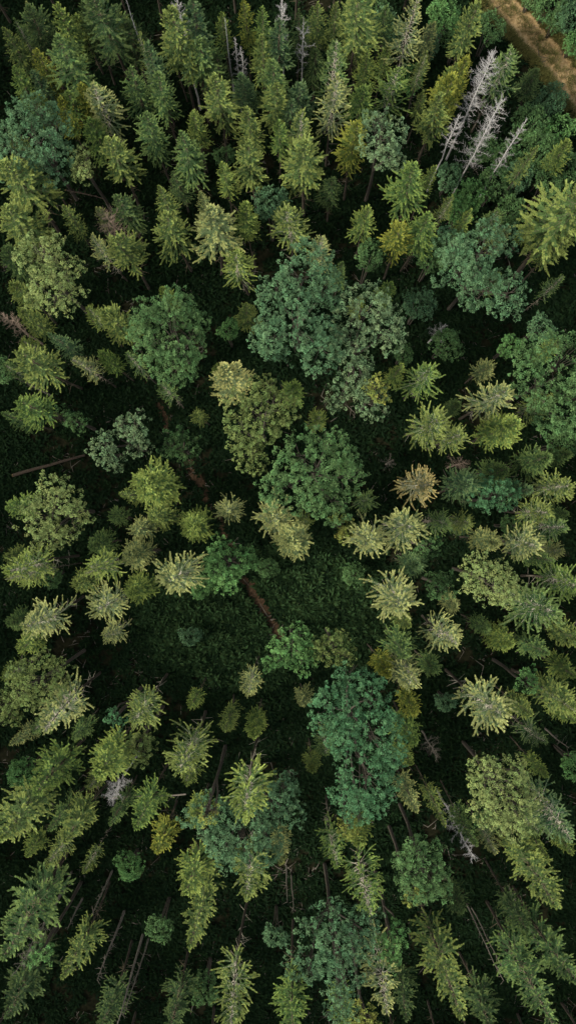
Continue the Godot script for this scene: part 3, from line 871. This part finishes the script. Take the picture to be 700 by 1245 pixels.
func plant_dead() -> void:
	dead_tree("tallest silver dead tree with dense twigs beside a yellow-green spruce", 601, 62, 22, 1.5, 201, 0.45, 1.5)
	dead_tree("silver dead tree with long upswept branches between two thinner dead trees", 610, 121, 21, 1.7, 202, 0.35, 1.2)
	dead_tree("thin silver dead tree below the yellow spruces with bent twiggy head", 559, 140, 18, 1.0, 203, 0.6, 1.2)
	dead_tree("slim pointed silver dead tree standing closest to the bushes", 641, 143, 19, 0.8, 204, 0.35, 1.2)
	dead_tree("grey dead leader rising beside a broad olive spruce", 214, -2, 20, 0.9, 205, 0.7, 1.4)
	dead_tree("thin white dead trunk leaning among dark spruces", 152, -6, 18, 0.4, 206, 0.3, 0.7)
	dead_tree("thin grey bare pole beside the small white snags", 273, 22, 17, 0.35, 207, 0.4, 0.7)
	dead_tree("small white snag with a narrow twiggy head", 285, 46, 15, 0.65, 208, 0.5, 1.6)
	dead_tree("small white snag a little lower than its twin", 293, 58, 14, 0.65, 209, 0.5, 1.6)
	dead_tree("white dead spire above a slender green spruce", 343, -3, 20, 0.8, 210, 0.7, 1.6)
	dead_tree("thin white snag with hooked branches", 369, 24, 17, 1.1, 211, 0.5, 0.8)
	dead_tree("brown-grey dead crown over the fallen poles", 130, 262, 13, 2.0, 212, 0.35, 1.3, "wood_brown")
	dead_tree("grey twiggy dead crown at the end of the pale fallen trunk", 133, 973, 16, 1.3, 213, 0.6, 1.8)
	dead_tree("small grey dead tree with thin drooping twigs over dark ground", 533, 922, 10, 1.1, 214, 0.4, 1.2, "wood_pole")
	dead_tree("white dead tree with curled branches beside the dark green dome", 578, 1048, 19, 1.3, 215, 0.3, 0.9)
	dead_tree("dead twigs beside the small green broadleaf and bare poles", 18, 1184, 17, 1.2, 216, 0.4, 0.7, "wood_pole")
	dead_tree("small brown dead tree under star-branched spruces", 566, 562, 10, 1.4, 217, 0.35, 0.9, "wood_brown")
	dead_tree("tiny grey dead tree in the dark gap beside the straw-coloured spruce", 475, 561, 5, 1.1, 218, 0.3, 1.0, "wood_pole")
	dead_tree("brown dead crown beside the fluffy yellow-grey broadleaf", 4, 385, 13, 1.4, 219, 0.4, 1.1, "wood_brown")
	dead_tree("pale dead twigs in front of the dark teal two-lobed broadleaf", 538, 396, 9, 1.1, 220, 0.4, 1.0)
	pole("bare grey pole with short snags above the olive spruce", 137, 1058, 110, 1116, 301)
	pole("leaning silver pole with snags among the poles", 152, 1106, 118, 1193, 302, 0.15, 40)
	pole("taller of two close brown poles at the dark gap", 174, 1135, 138, 1262, 303, 0.15, 34)
	pole("thinner of two close brown poles at the dark gap", 181, 1140, 150, 1236, 304, 0.1, 16)
	pole("short dark pole behind the olive spruce", 101, 1090, 82, 1130, 305, 0.12, 8)
	pole("long dim pole leaning beside a broad spruce", 88, 1060, 50, 1130, 306, 0.12, 10)
	pole("thin pole beneath a tall olive spruce beyond the grey-olive crown", 617, 1076, 654, 1150, 307, 0.10, 12)
	pole("paler of the paired thin poles", 566, 1098, 612, 1195, 308, 0.09, 12)
	pole("dimmer of the paired thin poles", 572, 1102, 610, 1176, 309, 0.08, 10)
	pole("short white pole beside a spruce with a pale leader", 661, 885, 691, 910, 310, 0.12, 12)
	pole("dim upright pole between the teal broadleaf and the ragged one", 348, 1050, 349, 1095, 311, 0.09, 6)
	pole("second dim pole between the teal broadleaf and the ragged one", 354, 1060, 357, 1108, 312, 0.08, 6)
	fallen("fallen_log", "thick fallen log with a sawn orange end on dark ground", 16, 578, 104, 553, 0.3, 0.3, 0.2, 0.13, "wood_log", 401, 6)
	fallen("fallen_log", "pale thin fallen trunk hung between a dead crown and the teal broadleaf", 138, 970, 226, 966, 5.0, 6.5, 0.13, 0.09, "wood_pole", 402, 12)
	fallen("fallen_log", "longer of two pale fallen poles beside the wide blue-green tree", 100, 281, 60, 214, 1.5, 7.0, 0.13, 0.06, "wood_log", 403, 14)
	fallen("fallen_log", "shorter pale fallen pole with bent end beside the brown dead crown", 80, 231, 126, 241, 4.0, 5.5, 0.09, 0.05, "wood_log", 404, 10)
	fallen("fallen_log", "thin grey trunk leaning out from a yellow-green spruce", 64, 482, 18, 458, 0.8, 6.0, 0.12, 0.08, "wood_pole", 405, 8)

func plant_understorey() -> void:
	# dark bushes and young trees under the canopy: [x, y, r px, middle height m, tint]
	var rows := [
		[471, 30, 24, 5, "b_blue"], [455, 8, 18, 5, "b_green"], [540, 22, 22, 6, "b_fresh"], [555, 48, 16, 5, "b_green"], [525, 55, 16, 5, "b_blue"], [592, 38, 20, 5, "b_green"], [505, 95, 18, 5, "b_fresh"],
		[640, 150, 22, 5, "b_green"], [668, 122, 20, 4, "b_blue"], [650, 185, 24, 6, "b_green"], [682, 165, 22, 4, "b_fresh"], [690, 205, 20, 5, "b_green"], [662, 226, 19, 7, "b_green"], [630, 215, 20, 6, "b_blue"],
		[600, 225, 22, 6, "b_green"], [572, 240, 22, 6, "b_fresh"], [610, 190, 18, 5, "b_green"], [545, 215, 18, 5, "b_blue"], [620, 255, 18, 7, "b_green"], [585, 180, 18, 5, "b_green"], [560, 255, 20, 6, "b_fresh"],
		[665, 8, 22, 3, "b_green"], [690, 22, 20, 3, "b_blue"], [645, -5, 16, 3, "b_green"], [695, 55, 14, 2.5, "b_fresh"], [672, 30, 14, 2.5, "b_green"],
		[329, 248, 23, 11, "b_blue"], [449, 312, 20, 10, "b_green"], [271, 188, 14, 8, "b_green"], [275, 400, 14, 9, "b_fresh"], [526, 312, 24, 9, "b_green"], [510, 372, 22, 8, "b_blue"], [540, 420, 20, 7, "b_green"], [620, 420, 16, 7, "b_fresh"],
		[4, 449, 17, 12, "b_green"], [680, 540, 20, 9, "b_green"], [560, 640, 14, 6, "b_blue"], [195, 1128, 18, 7, "b_green"], [160, 1050, 18, 4, "b_fresh"], [490, 430, 14, 6, "b_green"], [660, 395, 18, 7, "b_blue"], [590, 1000, 16, 6, "b_green"],
		[250, 715, 16, 2.5, "b_fresh"], [325, 690, 14, 2, "b_green"], [230, 770, 14, 1.5, "b_blue"], [60, 700, 16, 6, "b_green"], [420, 570, 14, 6, "b_fresh"], [620, 640, 16, 7, "b_green"], [540, 850, 14, 4, "b_blue"], [430, 700, 14, 2, "b_green"],
		[30, 940, 18, 8, "b_fresh"], [250, 1200, 20, 6, "b_green"], [335, 1130, 16, 6, "b_blue"], [630, 1180, 20, 8, "b_green"], [700, 930, 20, 7, "b_fresh"],
	]
	rng.seed = 900
	var shapes := []
	for k in 4:
		var lobes := []
		for q in 5:
			var a := rf(0, TAU)
			lobes.append([cos(a) * rf(0.5, 1.2), rf(-0.5, 0.5), sin(a) * rf(0.5, 1.2), rf(0.7, 1.1)])
		lobes.append([0, 0.3, 0, 1.3])
		var extra := []
		for l in lobes:
			for q in 3:
				var a := rf(0, TAU)
				extra.append([l[0] + cos(a) * l[3] * 0.8, l[1] + rf(0, 0.8) * l[3], l[2] + sin(a) * l[3] * 0.8, l[3] * 0.4])
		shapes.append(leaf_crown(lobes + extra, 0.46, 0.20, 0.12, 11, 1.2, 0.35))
	var stem := Geo.new()
	for q in 5:
		var a := TAU * q / 5.0
		stem.tube([Vector3(cos(a) * 0.15, -4.0, sin(a) * 0.15), Vector3(cos(a) * 0.3, -1.5, sin(a) * 0.3), Vector3(cos(a) * 0.9, 0.2, sin(a) * 0.9)], [0.07, 0.05, 0.015], 5, Color.WHITE)
	var stem_mesh := stem.mesh()
	for q in rows:
		var h: float = q[3]
		var p := at(q[0], q[1], h)
		var s: float = q[2] * (CAM_H - h) / FOCAL / 1.9
		var o := thing("understorey_bush", (TONE[q[4]] + " ") + ("shrub" if h < 5.5 else "young broadleaf") + " " + beside(q[0], q[1]), "bush", Vector3(p.x, ground_y(p.x, p.z), p.z), "bushes under the canopy")
		told.append([o, o.position, TONE[q[4]] + " bush"])
		o.rotation.y = rf(0, TAU)
		var lift := Node3D.new()
		var c := part("crown", shapes[rng.randi() % 4], mats[q[4]], o)
		c.position.y = h
		c.scale = Vector3(s, s * rf(0.9, 1.2), s)
		var b := part("stems", stem_mesh, mats["bark_grey"], o)
		b.position.y = h
		b.scale = Vector3(s, h / 4.0, s)
		lift.free()

# the wood goes on beyond the frame and keeps low light off the trees inside it
func plant_wood_around() -> void:
	rng.seed = 640
	var spots := []
	for k in 6000:
		var p := Vector3(rf(-52, 52), 0, rf(-76, 76))
		if absf(p.x) < 33.5 and absf(p.z) < 56.0:
			continue
		if p.x > 14.0 and p.z < -38.0 and absf((p.x - 21.0) - (p.z + 59.0) * 0.9) < 11.0:
			continue        # the road
		var ok := true
		for w in spots:
			if Vector2(w.x - p.x, w.z - p.z).length() < 3.6:
				ok = false
				break
		if ok:
			spots.append(p)
	var m := ArrayMesh.new()
	for k in 3:
		m.add_surface_from_arrays(Mesh.PRIMITIVE_TRIANGLES, spruces["dense_b"][k].surface_get_arrays(0))
		m.surface_set_material(k, [mats["bark_spruce"], mats["twig_brown"], mats["s_olive"]][k])
	scatter("surrounding_wood", "dense spruce wood that goes on around the clearing and road", "wood", m, null, spots, 641, 0.9, 1.15)

func plant_ground_cover() -> void:
	rng.seed = 950
	var fn := FastNoiseLite.new()
	fn.seed = 21; fn.frequency = 0.09
	var fern := []
	var herb := []
	var path := [Vector2(172, 458), Vector2(206, 520), Vector2(237, 578), Vector2(268, 640), Vector2(299, 708), Vector2(320, 742), Vector2(342, 776)]
	var road := [Vector2(575, -60), Vector2(606, 0), Vector2(635, 33), Vector2(664, 66), Vector2(692, 104), Vector2(728, 155)]
	for k in 60000:
		var px := rf(-40, 740)
		var py := rf(-40, 1285)
		var p := Vector2(px, py)
		var near := 1e9
		for q in path.size() - 1:
			near = minf(near, p.distance_to(Geometry2D.get_closest_point_to_segment(p, path[q], path[q + 1])) - (6.5 if q > 3 else 1.5))
		for q in road.size() - 1:
			near = minf(near, p.distance_to(Geometry2D.get_closest_point_to_segment(p, road[q], road[q + 1])) - 20.0)
		if near < rf(0.0, 3.0):
			continue
		var w := at(px, py)
		var d := fn.get_noise_2d(w.x, w.z)
		if d + rf(-0.5, 0.5) < -0.2 and p.distance_to(Vector2(330, 750)) > 150.0:
			continue
		if rf(0, 1) < 0.5:
			fern.append(w)
		else:
			herb.append(w)
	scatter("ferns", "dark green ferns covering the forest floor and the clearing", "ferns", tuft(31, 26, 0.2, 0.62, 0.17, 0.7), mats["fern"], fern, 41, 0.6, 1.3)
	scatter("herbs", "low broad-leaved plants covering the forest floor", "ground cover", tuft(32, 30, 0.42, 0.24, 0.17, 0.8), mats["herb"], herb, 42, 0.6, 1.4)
	var broad := []
	for k in 1500:
		var a := rf(0, TAU)
		var q := Vector2(325, 750) + Vector2(cos(a) * 165.0, sin(a) * 85.0) * sqrt(rf(0, 1))
		if absf((q - Vector2(299, 708)).cross(Vector2(41, 64).normalized())) > 10.0:
			broad.append(at(q.x, q.y))
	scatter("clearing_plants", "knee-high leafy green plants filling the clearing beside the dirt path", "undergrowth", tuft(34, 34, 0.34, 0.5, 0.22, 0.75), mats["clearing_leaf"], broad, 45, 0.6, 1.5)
	var sticks := Geo.new()
	for q in 5:
		var a := rf(0, TAU)
		var p0 := Vector3(rf(-0.6, 0.6), 0.12, rf(-0.6, 0.6))
		var d := Vector3(cos(a), rf(-0.05, 0.15), sin(a)) * rf(0.4, 1.5)
		sticks.tube([p0, p0 + d * 0.5 + Vector3(0, 0.06, 0), p0 + d], [0.03, 0.022, 0.008], 4, Color.WHITE)
	var lying := []
	for k in 1400:
		lying.append(at(rf(-20, 720), rf(-20, 1265)))
	scatter("fallen_twigs", "dead twigs and broken branches lying on the forest floor", "dead twigs", sticks.mesh(), mats["wood_pole"], lying, 44, 0.6, 1.6)
	var gr := []
	for k in 5200:
		var q := rng.randi() % (road.size() - 1)
		var t := rf(0, 1)
		var dir: Vector2 = (road[q + 1] - road[q]).normalized()
		var lane: float = [-23.0, -20.0, -1.0, 1.0, 19.0, 23.0][rng.randi() % 6] + rf(-5.0, 5.0)
		if absf(lane) < 5 and rf(0, 1) < 0.88:
			continue
		var c: Vector2 = road[q].lerp(road[q + 1], t) + Vector2(-dir.y, dir.x) * lane
		gr.append(at(c.x, c.y))
	scatter("road_grass", "dry grass along the margins and middle of the dirt road", "grass", tuft(33, 26, 0.16, 0.34, 0.03, 1.6), mats["grass"], gr, 43, 0.6, 1.2)
